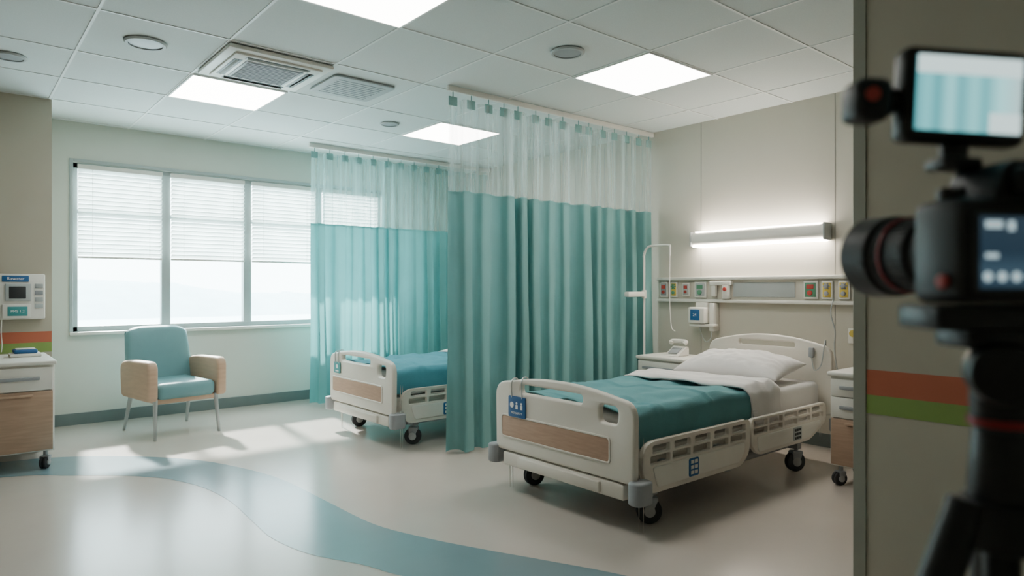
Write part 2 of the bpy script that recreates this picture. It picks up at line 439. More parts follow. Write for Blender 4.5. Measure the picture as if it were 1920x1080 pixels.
# ------------------------------------------------------------ curtains
def curtain(x0, x1, y, ztop, zsplit, zbot, mf, mn, label, seed, folds, amp):
    B().box(x0-.05, XE-.005, y-.016, y+.016, H-.05, H-.006, .004).obj('curtain_track', M_white, None, label='white metal curtain track fixed to ceiling', cat='curtain track')
    cu = thing('privacy_curtain', label, 'curtain', T((x0+x1)/2, y, 0), 'hospital privacy curtains')
    rnd = random.Random(seed)
    ph = [rnd.uniform(0, 6.28) for _ in range(6)]
    def shape(u, z):
        t = u+.014*math.sin(2*PI*u*2.3+ph[0])+.009*math.sin(2*PI*u*5.1+ph[1])
        th = 2*PI*folds*t
        low = 1-(z/ztop)
        A = amp*(.80+.35*math.sin(2*PI*u*3.1+ph[2]))*(.65+.55*low)
        dy = A*math.sin(th)+.3*A*math.sin(2*th+ph[3])
        dx = -.50*A*math.sin(2*th)+.012*low*math.sin(z*2+u*20)
        dy += .012*noise.noise(Vector((u*30, z*1.3, seed)))
        return Vector((x0+(x1-x0)*u+dx, y+dy, z))
    nU = folds*20
    B().grid(lambda u, v: shape(u, zbot+(zsplit-zbot)*v), nU, 26).obj('fabric', mf, cu, ang=180)
    B().grid(lambda u, v: shape(u, zsplit+(ztop-zsplit)*v), nU, 8).obj('net_panel', mn, cu, ang=180)
    B().grid(lambda u, v: shape(u, zsplit-.012+.02*v)+Vector((0, -.002, 0)), nU, 1).obj('seam', mf, cu, ang=180)
    n = int((x1-x0)/.17)
    for i in range(n+1):
        u = min(.995, max(.005, i/n)); p = shape(u, ztop)
        b = B(); b.box(p.x-.04, p.x+.04, y-.004, y+.004, ztop-.06, ztop+.012, .003)
        b.cyl((p.x, y, ztop+.008), (p.x, y, H-.05), .004, seg=8)
        b.obj('curtain_hook', M_tab, cu)
curtain(3.02, 5.43, 4.29, 2.78, 2.055, .015, M_curt, M_net, 'teal pleated privacy curtain with white net top beside bed', 3, 13, .060)
curtain(3.06, 5.43, 6.98, 2.78, 2.0, .04, M_curt2, M_net2, 'turquoise pleated privacy curtain with net top by window', 8, 14, .045)

# ------------------------------------------------------------ casters
def caster(M, parent, x, y, r=.055, h=.15, yaw=20):
    X = M @ T(x, y, 0) @ RZ(yaw)
    k = r/.055
    b = B(X)
    b.cyl((0, 0, 2*r-.005), (0, 0, h+.01), .014, bev=.002)
    b.box(-.035*k, .03*k, -.028, .028, r*1.70, r*2.12, .01)
    for s in (-1, 1): b.plate(fillet([(-.028*k, r*.9), (.006*k, r*.95), (.03*k, r*2), (-.035*k, r*2)], [.012]*4), [], 'Y', s*.027, .006, .001)
    c = b.obj('caster', M_grey, parent)
    b = B(X)
    cx_ = -.01
    for s in (-1, 1):
        b.cyl((cx_, s*.002, r), (cx_, s*.022, r), r, seg=32, bev=.006)
    w_ = b.obj('wheel', M_wheel, c)
    B(X).cyl((cx_, -.033, r), (cx_, .033, r), r*.45, seg=24, bev=.003).obj('hub', M_hub, c)
    return c

# ------------------------------------------------------------ hospital bed
def crosspath(w, zt, zb, rc):
    P = [Vector((-w-.004, zb)), Vector((-w, zt-rc))]
    for k in range(1, 7):
        a = PI-k/6*PI/2; P.append(Vector((-w+rc+rc*math.cos(a), zt-rc+rc*math.sin(a))))
    for k in range(0, 7):
        a = PI/2-k/6*PI/2; P.append(Vector((w-rc+rc*math.cos(a), zt-rc+rc*math.sin(a))))
    P.append(Vector((w+.004, zb)))
    L_ = [0]
    for i in range(1, len(P)): L_.append(L_[-1]+(P[i]-P[i-1]).length)
    def f(s):
        d = s*L_[-1]
        for i in range(1, len(P)):
            if d <= L_[i]+1e-9:
                t = (d-L_[i-1])/max(1e-9, L_[i]-L_[i-1]); return P[i-1].lerp(P[i], t)
        return P[-1]
    return f

def board(M, parent, name, x, hw, zb, zc, zp, slots, inset, sign):
    top = []
    for k in range(13):
        y = hw*.80-(hw*1.6)*k/12
        top.append((y, zp-(zp-zc)*.8*(y/(hw*.8))**2))
    poly = [(-hw*.985, zb), (hw*.985, zb), (hw, zc)]+top+[(-hw, zc)]
    rad = [.035, .035, .10]+[0]*13+[.10]
    bo = B(M).plate(fillet(poly, rad), slots, 'X', x, .046, .013).obj(name, M_cream, parent)
    if inset:
        y0, y1, z0, z1 = inset
        B(M).plate(rrect(y0-.012, y1+.012, z0-.012, z1+.012, .03), [rrect(y0, y1, z0, z1, .02)], 'X', x+sign*.024, .008, .003).obj('inset_rim', M_cream, bo)
        B(M).plate(rrect(y0, y1, z0, z1, .02), [], 'X', x+sign*.0235, .004, .001).obj('inset_panel', M_woodh, bo, label='brown wood-look inset panel')
    return bo

def bed(cy, label):
    M = T(2.72, cy, 0)
    bd = thing('hospital_bed', label, 'bed', M, 'adjustable hospital beds')
    board(M, bd, 'footboard', .023, .575, .27, .70, .755,
               [rrect(-.20, .33, .650, .702, .024), rrect(-.46, -.325, .57, .668, .035)], (-.40, .50, .365, .49), -1)
    board(M, bd, 'headboard', 2.36, .53, .34, .86, .93, [rrect(-.24, .24, .835, .875, .018)], None, -1)
    b = B(M); b.box(.0, .08, -.50, .50, .175, .262, .015); b.box(-.018, .02, -.34, .34, .185, .25, .01)
    b.obj('cross_beam', M_cream, bd)
    for s in (-1, 1):
        B(M).plate(rrect(-.03, .10, s*.585-.045, s*.585+.045, .04), [], 'Z', .235, .12, .012).obj('bumper', M_grey, bd)
        B(M).plate(rrect(2.31, 2.41, s*.55-.04, s*.55+.04, .035), [], 'Z', .28, .10, .012).obj('bumper', M_grey, bd)
    b = B(M)
    b.box(.05, 2.335, -.465, .465, .345, .403, .01)
    for s in (-1, 1): b.box(.05, 2.335, s*.45-.02, s*.45+.02, .28, .36, .008)
    b.obj('deck', M_cream, bd)
    b = B(M)
    for s in (-1, 1): b.box(.16, 2.0, s*.40-.025, s*.40+.025, .155, .205, .008)
    for x in (.26, 1.0, 1.90): b.box(x-.03, x+.03, -.50, .50, .158, .20, .006)
    for x in (.5, 1.55):
        b.box(x-.05, x+.05, -.3, .3, .17, .30, .012)
        b.cyl((x-.2, -.25, .18), (x+.12, -.25, .35), .018, seg=12); b.cyl((x-.2, .25, .18), (x+.12, .25, .35), .018, seg=12)
    b.box(.75, 1.3, -.14, .14, .16, .28, .02)
    b.obj('undercarriage', M_grey, bd)
    for x in (.26, 1.90):
        for s in (-1, 1): caster(M, bd, x, s*.475, .070, .155, -30+14*s+x*8)
    for s in (-1, 1):
        yy = s*.535
        outl = fillet([(.10, .345), (.15, .20), (1.06, .20), (1.15, .27), (1.15, .468), (.10, .468)], [.05, .06, .05, .05, .03, .11])
        holes = [rrect(.165+i*.194, .165+i*.194+.172, .350, .394, .012) for i in range(5)]+[rrect(.185+i*.194, .165+i*.194+.172, .407, .449, .012) for i in range(5)]
        sr = B(M).plate(outl, holes, 'Y', yy, .030, .006).obj('side_rail', M_cream, bd)
        B(M).plate(fillet([(.22, .222), (1.03, .222), (1.09, .28), (1.09, .335), (.18, .335)], [.02]*5), [], 'Y', yy+s*.016, .010, .004).obj('cover', M_white, sr)
        B(M).plate(rrect(.50, .59, .228, .33, .01), [], 'Y', yy+s*.023, .008, .002).obj('control_panel', M_blue, sr, label='dark blue bed control plate')
        b = B(M)
        for i in range(2):
            for j in range(3): b.box(.513+i*.036, .541+i*.036, yy+s*.026, yy+s*.029, .241+j*.03, .261+j*.03, .001)
        b.obj('button', M_white, sr)
        outl = fillet([(1.18, .30), (1.26, .225), (1.96, .225), (2.20, .33), (2.20, .468), (1.18, .468)], [.03, .05, .06, .04, .05, .03])
        holes = [rrect(1.205+i*.194, 1.205+i*.194+.172, .365, .400, .012) for i in range(5)]+[rrect(1.205+i*.194, 1.205+i*.194+.172, .412, .449, .012) for i in range(5)]
        sr = B(M).plate(outl, holes, 'Y', yy, .030, .006).obj('side_rail', M_cream, bd)
        B(M).plate(fillet([(1.26, .248), (1.94, .248), (2.10, .32), (2.10, .35), (1.24, .35)], [.02]*5), [], 'Y', yy+s*.016, .010, .004).obj('cover', M_white, sr)
        B(M).plate(rrect(1.70, 1.81, .255, .345, .01), [], 'Y', yy+s*.023, .008, .002).obj('control_panel', M_vent, sr)
        b = B(M)
        for i in range(3):
            for j in range(3): b.box(1.712+i*.031, 1.735+i*.031, yy+s*.026, yy+s*.029, .263+j*.027, .280+j*.027, .001)
        b.obj('button', M_dark, sr)
        for x in (.35, .9, 1.4, 1.95): B(M).box(x-.025, x+.025, s*.465, s*.52, .30, .34, .004).obj('rail_bracket', M_grey, bd)
    B(M).box(.10, 2.30, -.46, .46, .405, .60, .045, 4).obj('mattress', M_linen, bd)
    return M

def bedding(cy, mb, lab_b):
    M = T(2.72, cy, 0)
    cp = crosspath(.476, .624, .43, .06)
    def sk(v): return -.07+.24*(1-v)
    def fbl(u, v):
        p = cp(v)
        x = .085+(1.24+sk(v)-.085)*u
        n = .024*noise.noise(Vector((x*2.6, p.x*2.4+x*1.5, p.y*4)))+.014*noise.noise(Vector((x*7, p.x*6, 5+p.y*8)))
        n += .008*math.sin((x*1.2+p.x*2.2)*9+2*noise.noise(Vector((x*2, p.x*2, 3))))
        if abs(p.x) > .44: n = max(n, -.003)*.5
        y = p.x; z = p.y+max(n, -.011)+.010
        z += .013*math.exp(-((x-.78+.15*p.x)/.02)**2)+.011*math.exp(-((x-.45-.25*p.x)/.025)**2)+.008*math.exp(-((x-.25+.3*p.x)/.02)**2)
        if p.y < .5: z += .02*noise.noise(Vector((x*3, 0, 9)))*(.56-p.y)/.13
        if p.y < .6 and abs(p.x) > .4: y = p.x*(1+.010*math.sin(x*16+3*noise.noise(Vector((x*2, 1, 1)))))
        return Vector((x, y, z))
    B(M).grid(fbl, 130, 90, .008).obj('blanket', mb, None, label=lab_b, cat='blanket', ang=180, group='bed blankets')
    cp2 = crosspath(.492, .655, .395, .075)
    def fsh(u, v):
        p = cp2(v); s_ = sk(v)
        x0 = 1.13+s_; x1 = 1.58+s_*.6
        if v < .3: x0 += .06*(.3-v)
        x0 += .03*noise.noise(Vector((v*7, 0, 1))); x1 += .03*noise.noise(Vector((v*5, 4, 1)))
        x = x0+(x1-x0)*u
        n = .018*noise.noise(Vector((x*7, p.x*3, 2)))+.012*noise.noise(Vector((x*18, p.x*5, 7)))
        n += .007*math.sin(x*38+p.x*7+2*noise.noise(Vector((x*4, p.x*3, 8))))
        puff = .022*math.sin(PI*min(1, u*1.0))**.5
        z = p.y+n+(puff if abs(p.x) < .45 else 0)
        if p.y < .5: z += .04*noise.noise(Vector((x*5, 4, 9)))
        y = p.x*(1+(.014*math.sin(x*34) if p.y < .58 else 0)*.5)
        return Vector((x, y, z))
    B(M).grid(fsh, 48, 80, .010).obj('folded_sheet', M_linen, None, label='white sheet folded back over the teal blanket', cat='sheet', ang=180, group='folded bed sheets')
    Mp = T(2.72+1.97, cy+.02, .608) @ RZ(3) @ RY(-9)
    bm_ = B(Mp)
    def pil(sgn):
        def f(u, v):
            a = u*2-1; c = v*2-1
            th = (max(0, 1-abs(a)**2.4)**.55)*(max(0, 1-abs(c)**2.8)**.55)
            x = .255*a*(1-.07*(1-c*c)); y = .43*c*(1-.05*(1-a*a))
            w = .020*noise.noise(Vector((a*2.4, c*3.5, 3*sgn)))+.012*noise.noise(Vector((a*6, c*7, 1)))
            z = .08+sgn*(.125 if sgn > 0 else .07)*th*(1+w*8)
            return Vector((x, y, z))
        return f
    bm_.grid(pil(1), 36, 48); bm_.grid(pil(-1), 36, 48)
    bmesh.ops.remove_doubles(bm_.bm, verts=bm_.bm.verts, dist=1e-4)
    bmesh.ops.recalc_face_normals(bm_.bm, faces=bm_.bm.faces)
    bm_.obj('pillow', M_linen, None, label='plump white pillow at the head of the bed', cat='pillow', ang=180, group='bed pillows')

bed(2.815, 'cream plastic hospital bed with lowered rails and teal blanket')
bed(5.27, 'cream plastic hospital bed partly screened by curtain')
bedding(2.815, M_blank, 'teal ribbed blanket spread over the hospital bed')
bedding(5.27, M_blank2, 'blue-teal blanket spread over the hospital bed')

# bed tags
def tag(cy, yy, w, h, z0, full):
    M = T(2.72, cy, 0)
    tg = thing('bed_tag', 'blue plastic information tag hung on bed footboard' if full else 'small teal plastic tag hung on bed footboard', 'tag', M @ T(-.02, yy, z0))
    x = -.008
    B(M).plate(rrect(yy-w/2, yy+w/2, z0, z0+h, .012), [], 'X', x, .006, .001).obj('plate', M_blue if full else M_teal, tg)
    for s in (-.3, .3):
        zt = .755-.055*.8*((yy+s*w)/.46)**2
        B(M).tube([(x, yy+s*w, z0+h-.01), (x-.003, yy+s*w, z0+h+.03), (x, yy+s*w, zt-.005), (.022, yy+s*w, zt+.012), (.054, yy+s*w, zt-.01)], .004, 8).obj('hook', M_steel, tg)
    b = B(M); xf = x-.0035
    if full:
        b.cyl((xf-.0005, yy+.045, z0+.075), (xf+.001, yy+.045, z0+.075), .018, seg=20)
        b.cyl((xf-.0005, yy+.0, z0+.088), (xf+.001, yy+.0, z0+.088), .008, seg=16)
        b.box(xf-.0005, xf+.001, yy-.010, yy+.010, z0+.052, z0+.078)
        b.cyl((xf-.0005, yy-.045, z0+.088), (xf+.001, yy-.045, z0+.088), .008, seg=16)
        b.box(xf-.0005, xf+.001, yy-.055, yy-.035, z0+.052, z0+.078)
        b.text('BED SAFETY', .019, FX(yy, z0+.026, xf))
    else:
        b.cyl((xf-.0005, yy, z0+.06), (xf+.001, yy, z0+.06), .018, seg=20)
        b.box(xf-.0005, xf+.001, yy-.03, yy+.03, z0+.015, z0+.025)
    b.obj('marking', M_text, tg, smooth=False)
tag(2.815, .35, .16, .13, .495, True)
tag(5.27, .40, .12, .10, .53, False)

# ------------------------------------------------------------ armchair
MC = T(1.575, 6.66, 0) @ RZ(9)
ch = thing('armchair', 'teal vinyl armchair with tan wooden arms and metal legs', 'chair', MC)
B(MC).box(-.25, .25, -.33, .26, .335, .475, .05, 5).obj('seat', M_chair, ch)
def bk(sgn):
    def f(u, v):
        a = u*2-1; c = v
        w = .30*(1-.08*c*c)
        rr = (max(0, 1-abs(a)**5))**.3
        rt = (max(0, 1-max(0, (c-.5)/.5)**5))**.3
        x = w*a
        z = .36+.585*c-(.055*abs(a)**5 if c > .7 else .055*abs(a)**5*(c/.7))*1
        y = .225+.13*c+sgn*.055*rr*rt+.02*(1-a*a)
        return Vector((x, y, z))
    return f
b = B(MC); b.grid(bk(-1), 28, 28); b.grid(bk(1), 28, 28)
bmesh.ops.remove_doubles(b.bm, verts=b.bm.verts, dist=2e-3)
bmesh.ops.recalc_face_normals(b.bm, faces=b.bm.faces)
b.obj('backrest', M_chair, ch, ang=180)
B(MC).box(-.255, .255, -.30, .24, .30, .345, .012).obj('seat_frame', M_arm, ch)
for s in (-1, 1):
    outl = fillet([(-.345, .33), (.27, .33), (.30, .64), (.10, .665), (-.35, .675)], [.05, .05, .10, .05, .09])
    B(MC).plate([(p[0], p[1]) for p in outl], [], 'X', s*.297, .085, .022).obj('armrest', M_arm, ch)
for s in (-1, 1):
    B(MC).cyl((s*.26, -.29, .345), (s*.275, -.325, 0), .020, .012, bev=.002).obj('leg', M_leg, ch)
    B(MC).cyl((s*.26, .24, .345), (s*.28, .36, 0), .020, .012, bev=.002).obj('leg', M_leg, ch)

# ------------------------------------------------------------ cabinets (front faces local -Y)
def cabinet(name, M, w, d, h, label, drawers, bottom_m, group=None, front=M_white):
    c = thing(name, label, 'cabinet', M, group)
    z0 = .13
    B(M).box(-w/2, w/2, -d/2+.02, d/2, z0, h-.03, .006).obj('body', M_white, c)
    B(M).box(-w/2-.012, w/2+.012, -d/2-.008, d/2+.005, h-.03, h, .010, 3).obj('worktop', M_white, c)
    zt = h-.045
    for dh in drawers:
        dr = B(M).box(-w/2+.012, w/2-.012, -d/2, -d/2+.02, zt-dh+.006, zt, .004).obj('drawer', front, c)
        b = B(M); zz = zt-dh*.45
        b.box(-w*.36, w*.36, -d/2-.018, -d/2-.006, zz-.012, zz+.012, .004)
        b.box(-w*.34, -w*.30, -d/2-.010, -d/2+.002, zz-.008, zz+.008).box(w*.30, w*.34, -d/2-.010, -d/2+.002, zz-.008, zz+.008)
        b.obj('handle', M_grey, dr)
        zt -= dh
    dr = B(M).box(-w/2+.012, w/2-.012, -d/2, -d/2+.02, z0+.012, zt, .004).obj('door', bottom_m, c, label='wood-look lower door')
    b = B(M); b.box(-w*.3, w*.3, -d/2-.016, -d/2-.004, zt-.035, zt-.018, .004)
    b.box(-w*.28, -w*.25, -d/2-.008, -d/2+.002, zt-.032, zt-.020).box(w*.25, w*.28, -d/2-.008, -d/2+.002, zt-.032, zt-.020)
    b.obj('handle', M_arm if bottom_m is M_wood else M_grey, dr)
    for sx in (-1, 1):
        for sy in (-1, 1): caster(M, c, sx*(w/2-.05), sy*(d/2-.06), .045, z0, 60)
    return c
cabinet('supply_cabinet', T(.28, 6.2, 0), .64, .76, .78, 'white rolling supply cabinet with wood-look lower door against wall', [.17], M_wood)
cabinet('bedside_cabinet', T(5.10, 3.74, 0) @ RZ(-90), .50, .44, .68, 'white bedside cabinet with drawers standing beside the bed', [.13, .13], M_wood, 'bedside cabinets')
cabinet('bedside_cabinet', T(4.68, 1.775, 0) @ RZ(-90), .52, .44, .75, 'white bedside cabinet with brown lower door near partition', [.12, .14], M_wood, 'bedside cabinets')

# small things on cabinets
tr = thing('medical_device', 'small white and blue tabletop device on the supply cabinet', 'device', T(.46, 6.3, .78))
B().box(.36, .56, 6.2, 6.4, .78, .805, .010).obj('base', M_white, tr)
B().box(.385, .535, 6.225, 6.375, .805, .835, .012).obj('cover', M_blue, tr)
B().box(.40, .52, 6.24, 6.33, .835, .842, .003).obj('top_panel', M_white, tr)
ph = thing('telephone', 'white desk telephone on the bedside cabinet', 'telephone', T(5.12, 3.72, .68))
B().plate(fillet([(5.02, .68), (5.20, .68), (5.20, .76), (5.16, .765)], [.01, .01, .02, .01]), [], 'Y', 3.72, .15, .006).obj('base', M_white, ph)
B().tube([(5.13, 3.65, .79), (5.15, 3.65, .81), (5.15, 3.79, .81), (5.13, 3.79, .79)], .020, 10, 5).obj('handset', M_white, ph)
B().box(-.05, .04, -.05, .05, 0, .006, .002, X=T(5.095, 3.72, .728) @ RY(-30)).obj('keypad', M_grey, ph)

# ------------------------------------------------------------ wall device by supply cabinet
wd = thing('wall_monitor_unit', 'white wall-mounted medical unit with small dark screen', 'medical device', T(.46, 6.74, 1.04))
B().box(.28, .625, 6.705, 6.768, 1.045, 1.415, .012).obj('housing', M_white, wd)
B().box(.34, .515, 6.698, 6.706, 1.350, 1.400, .004).obj('header', M_blue, wd)
B().text('Rawatar', .034, FY(.428, 1.375, 6.6975)).obj('lettering', M_text, wd, smooth=False)
B().box(.36, .53, 6.692, 6.706, 1.195, 1.335, .006).obj('screen_frame', M_vent, wd)
B().box(.385, .495, 6.688, 6.693, 1.215, 1.312, .003).obj('screen', M_dark, wd)
B().box(.34, .53, 6.690, 6.706, 1.055, 1.17, .006).obj('lower_module', M_white, wd)
B().box(.375, .505, 6.686, 6.691, 1.075, 1.15, .002).obj('label_plate', M_teal, wd)
B().text('PMS 1.2', .028, FY(.44, 1.112, 6.6857)).obj('lettering', M_text, wd, smooth=False)
for k in range(4):
    B().box(.555, .61, 6.698, 6.706, 1.30-k*.055, 1.335-k*.055, .003).obj('button', M_vent if k != 1 else M_grey, wd)
B().tube([(.34, 6.72, 1.05), (.335, 6.71, .95), (.34, 6.70, .85), (.335, 6.68, .79)], .004, 8).obj('cable', M_white, wd)

# ------------------------------------------------------------ bed wall light
def bedlight(y0, y1):
    wl = thing('wall_light', 'long white wall light above the bed, glowing downward', 'wall light', T(5.44, (y0+y1)/2, 1.68))
    b = B().plate(fillet([(5.498, 1.70), (5.40, 1.70), (5.375, 1.73), (5.385, 1.80), (5.41, 1.825), (5.498, 1.825)], [.005, .015, .02, .02, .015, .005]), [], 'Y', (y0+y1)/2, y1-y0, .004)
    b.obj('housing', M_white, wl)
    for y in (y0-.006, y1+.006): B().box(5.372, 5.498, y-.008, y+.008, 1.69, 1.83, .005).obj('end_cap', M_vent, wl)
    B().box(5.39, 5.49, y0+.01, y1-.01, 1.682, 1.702, .004).obj('lower_diffuser', M_lampw, wl)
    B().box(5.40, 5.49, y0+.03, y1-.03, 1.823, 1.830, .002).obj('upper_diffuser', M_lampw, wl)
bedlight(2.50, 3.75)

# ------------------------------------------------------------ medical rail
mr = thing('medical_rail', 'white wall rail panel carrying outlets above the bed', 'wall rail', T(5.46, 2.75, 1.16))
B().box(5.475, 5.498, 1.3, 4.2, 1.19, 1.38, .004).obj('back_panel', M_head, mr)
B().box(5.43, 5.498, 1.3, 4.2, 1.375, 1.405, .008).obj('top_channel', M_white, mr)
B().box(5.44, 5.498, 1.3, 4.2, 1.165, 1.195, .008).obj('bottom_channel', M_white, mr)
B().box(5.468, 5.476, 2.78, 3.36, 1.22, 1.35, .003).obj('cover_plate', M_vent, mr)
def outlet(y, z, w, h, face, center, kind):
    o = thing('wall_outlet', 'small gas and power outlet unit with %s face' % kind, 'outlet', T(5.45, y, z), 'medical wall outlets')
    B().box(5.452, 5.474, y-w/2, y+w/2, z-h/2, z+h/2, .006).obj('plate', M_white, o)
    B().box(5.446, 5.454, y-w*.38, y+w*.38, z-h*.40, z+h*.40, .004).obj('face', face, o)
    b = B()
    if kind == 'yellow':
        for dz in (-.03, .03):
            b.cyl((5.43, y, z+dz), (5.448, y, z+dz), w*.2, seg=20, bev=.003)
        for k in range(6):
            a = k*PI/3; b.cyl((5.44, y+.022*math.cos(a), z+.03+.022*math.sin(a)), (5.447, y+.022*math.cos(a), z+.03+.022*math.sin(a)), .007, seg=10)
    else:
        b.box(5.44, 5.447, y-w*.25, y+w*.25, z+h*.05, z+h*.30, .003)
        b.cyl((5.434, y, z-h*.17), (5.447, y, z-h*.17), w*.18, seg=20, bev=.002)
    b.obj('socket', center, o)
for (y, f, c, k, w, h) in [(4.12, M_grey, M_red, 'red', .09, .15), (4.00, M_yel, M_grn, 'yellow', .075, .15), (3.86, M_vent, M_red, 'orange', .08, .13), (3.70, M_vent, M_grn, 'green', .13, .15),
                 (2.64, M_grn, M_red, 'green', .12, .15), (2.505, M_yel, M_grey, 'yellow', .09, .15), (2.37, M_yel, M_grey, 'yellow', .09, .15)]:
    outlet(y, 1.285, w, h, f, c, k)
o = thing('wall_outlet', 'small yellow wall outlet low beside the bed', 'outlet', T(5.49, 2.31, .92), 'medical wall outlets')
B().box(5.478, 5.498, 2.27, 2.35, .86, .98, .005).obj('plate', M_white, o)
B().cyl((5.465, 2.31, .94), (5.479, 2.31, .94), .028, seg=20, bev=.003).obj('socket', M_yel, o)
fr = thing('flow_regulator', 'white flow regulator clipped on the wall rail', 'medical device', T(5.42, 3.48, 1.25))
B().box(5.42, 5.468, 3.36, 3.58, 1.325, 1.365, .008).box(5.42, 5.468, 3.38, 3.45, 1.20, 1.33, .01).box(5.43, 5.468, 3.52, 3.57, 1.22, 1.33, .01).obj('body', M_white, fr)
B().cyl((5.405, 3.415, 1.29), (5.422, 3.415, 1.29), .018, bev=.003).obj('dial', M_red, fr)
pp = thing('infusion_pump', 'white infusion pump with blue screen hanging under rail', 'medical device', T(5.38, 3.64, .94))
B().box(5.34, 5.44, 3.58, 3.76, .97, 1.12, .015, 3).obj('body', M_white, pp)
B().box(5.334, 5.342, 3.63, 3.73, 1.0, 1.10, .004).obj('screen', M_blue, pp)
B().text('24', .04, FX(3.68, 1.05, 5.3335)).obj('lettering', M_text, pp, smooth=False)
b = B().box(5.40, 5.499, 3.52, 3.57, .90, 1.16, .008).box(5.36, 5.45, 3.50, 3.76, .94, .965, .008)
b.box(5.41, 5.499, 3.60, 3.72, 1.12, 1.163, .004)
b.obj('bracket', M_white, pp)
B().tube([(5.40, 3.545, .90), (5.39, 3.54, .84), (5.40, 3.6, .80), (5.42, 3.66, .86), (5.41, 3.68, .95)], .004, 8).obj('tube', M_vent, pp)
B().tube([(5.43, 2.44, 1.22), (5.40, 2.45, 1.1), (5.41, 2.42, .95), (5.42, 2.43, .8), (5.45, 2.40, .5), (5.47, 2.40, .2), (5.47, 2.40, .006)], .005, 8).obj('power_cable', M_vent, None, label='thin grey cable hanging from the wall rail', cat='cable')
hc = thing('call_handset', 'small grey nurse-call handset clipped on headboard', 'handset', T(5.03, 2.44, .80))
B().box(5.02, 5.05, 2.41, 2.45, .77, .85, .010).obj('body', M_grey, hc)
B().tube([(5.035, 2.43, .77), (5.02, 2.40, .68), (5.03, 2.355, .72), (5.05, 2.34, .86), (5.12, 2.36, .90), (5.2, 2.4, .8)], .004, 8).obj('cord', M_vent, hc)

# ------------------------------------------------------------ iv stand
iv = thing('iv_stand', 'white metal drip stand with hooked arm beside curtain', 'drip stand', T(5.12, 4.10, 0))
B().lathe((5.12, 4.10, 0), (0, 0, 1), [(.1, 0), (.1, .015), (.08, .03), (.02, .04), (0, .04)], 32).obj('base', M_grey, iv)
B().tube([(5.12, 4.10, .035), (5.12, 4.10, .8), (5.12, 4.10, 1.5), (5.12, 4.10, 1.62), (5.12, 4.05, 1.69), (5.12, 3.97, 1.70), (5.12, 3.83, 1.70), (5.12, 3.80, 1.69)], .011, 12).obj('pole', M_white, iv)
B().tube([(5.12, 3.80, 1.70), (5.12, 3.80, 1.60)], .009, 10).obj('hook', M_white, iv)
B().tube([(5.12, 3.80, 1.60), (5.13, 3.81, 1.2), (5.14, 3.80, .95), (5.16, 3.77, .90)], .004, 8).obj('tube', M_white, iv)
B().box(4.86, 5.10, 4.07, 4.13, 1.215, 1.265, .012).cyl((5.12, 4.10, 1.20), (5.12, 4.10, 1.28), .022, bev=.003).obj('clamp_tray', M_white, iv)

# ------------------------------------------------------------ video camera on tripod
MR = T(.711, .176, 1.334) @ RZ(-32) @ Matrix.Scale(.95, 4)     # local +Y = lens axis
vc = thing('video_camera', 'black mirrorless video camera with large lens on tripod', 'camera', MR)
b = B(MR)
b.box(-.066, .066, -.035, .030, -.050, .045, .010, 3)
b.box(.030, .072, -.030, .045, -.050, .040, .012, 3)
b.plate(fillet([(-.034, .040), (.034, .040), (.022, .078), (-.022, .078)], [.006, .006, .012, .012]), [], 'Y', -.002, .062, .004)
b.box(-.020, .020, -.046, -.030, .045, .070, .005)
b.obj('body', M_black, vc)
b = B(MR)
b.lathe((0, .028, 0), (0, 1, 0), [(.030, 0), (.034, .004), (.034, .045), (.038, .05), (.038, .085), (.041, .09), (.041, .10), (.0, .10)], 48)
for k in range(36):
    a = 2*PI*k/36; X = Matrix.Rotation(a, 4, 'Y')
    b.box(.0375, .0395, .080, .112, -.0016, .0016, X=X)
b.obj('lens', M_black, vc)
B(MR).ring((0, .108, 0), (0, 1, 0), .040, .0422, .003, 48).obj('lens_ring', M_redring, vc)
B(MR).ring((0, .058, 0), (0, 1, 0), .033, .0348, .002, 48).obj('lens_ring', M_redring, vc)
b = B(MR).lathe((0, .126, 0), (0, 1, 0), [(.040, 0), (.045, .004), (.047, .04), (.0445, .04), (.038, .004)], 48, closed=True)
b.obj('lens_hood', M_black, vc)
B(MR).box(-.060, .030, -.040, -.034, -.040, .030, .003).obj('display_frame', M_dark, vc)
M_disp = screen_mat('display', [(0, (40, 62, 78)), (.25, (58, 82, 98)), (.5, (36, 56, 72)), (1, (46, 64, 78))], 1.0, 2)
B(MR).box(-.056, .026, -.0415, -.040, -.036, .026).obj('display', M_disp, vc, smooth=False)
M_glow = mat('display_mark', (190, 215, 222), .5, var=0, emit=1)
b = B(MR)
for k in range(5): b.cyl((-.050+k*.014, -.0422, -.026), (-.050+k*.014, -.0416, -.026), .0042, seg=12)
b.cyl((.010, -.0422, .004), (.010, -.0416, .004), .016, seg=24)
b.box(-.052, -.036, -.0422, -.0416, .016, .022).box(-.030, -.024, -.0422, -.0416, .014, .022).box(-.052, -.040, -.0422, -.0416, -.010, -.006)
b.obj('display_icons', M_glow, vc, smooth=False)
B(MR).cyl((.045, .0, .040), (.045, .0, .055), .011, bev=.002).obj('dial', M_black, vc)
B(MR).cyl((-.048, 0, .044), (-.048, 0, .056), .012, bev=.002).obj('dial', M_black, vc)
B(MR).cyl((-.0655, -.012, -.030), (-.070, -.012, -.030), .0065, bev=.001).obj('record_button', M_red, vc)
MM = T(.695, .201, 1.470) @ RZ(-38) @ RY(3) @ Matrix.Scale(.96, 4)
fm = thing('field_monitor', 'small black monitor showing teal curtain, mounted above camera', 'monitor', MM)
B(MM).box(-.058, .058, -.012, .014, -.044, .044, .008, 3).obj('housing', M_black, fm)
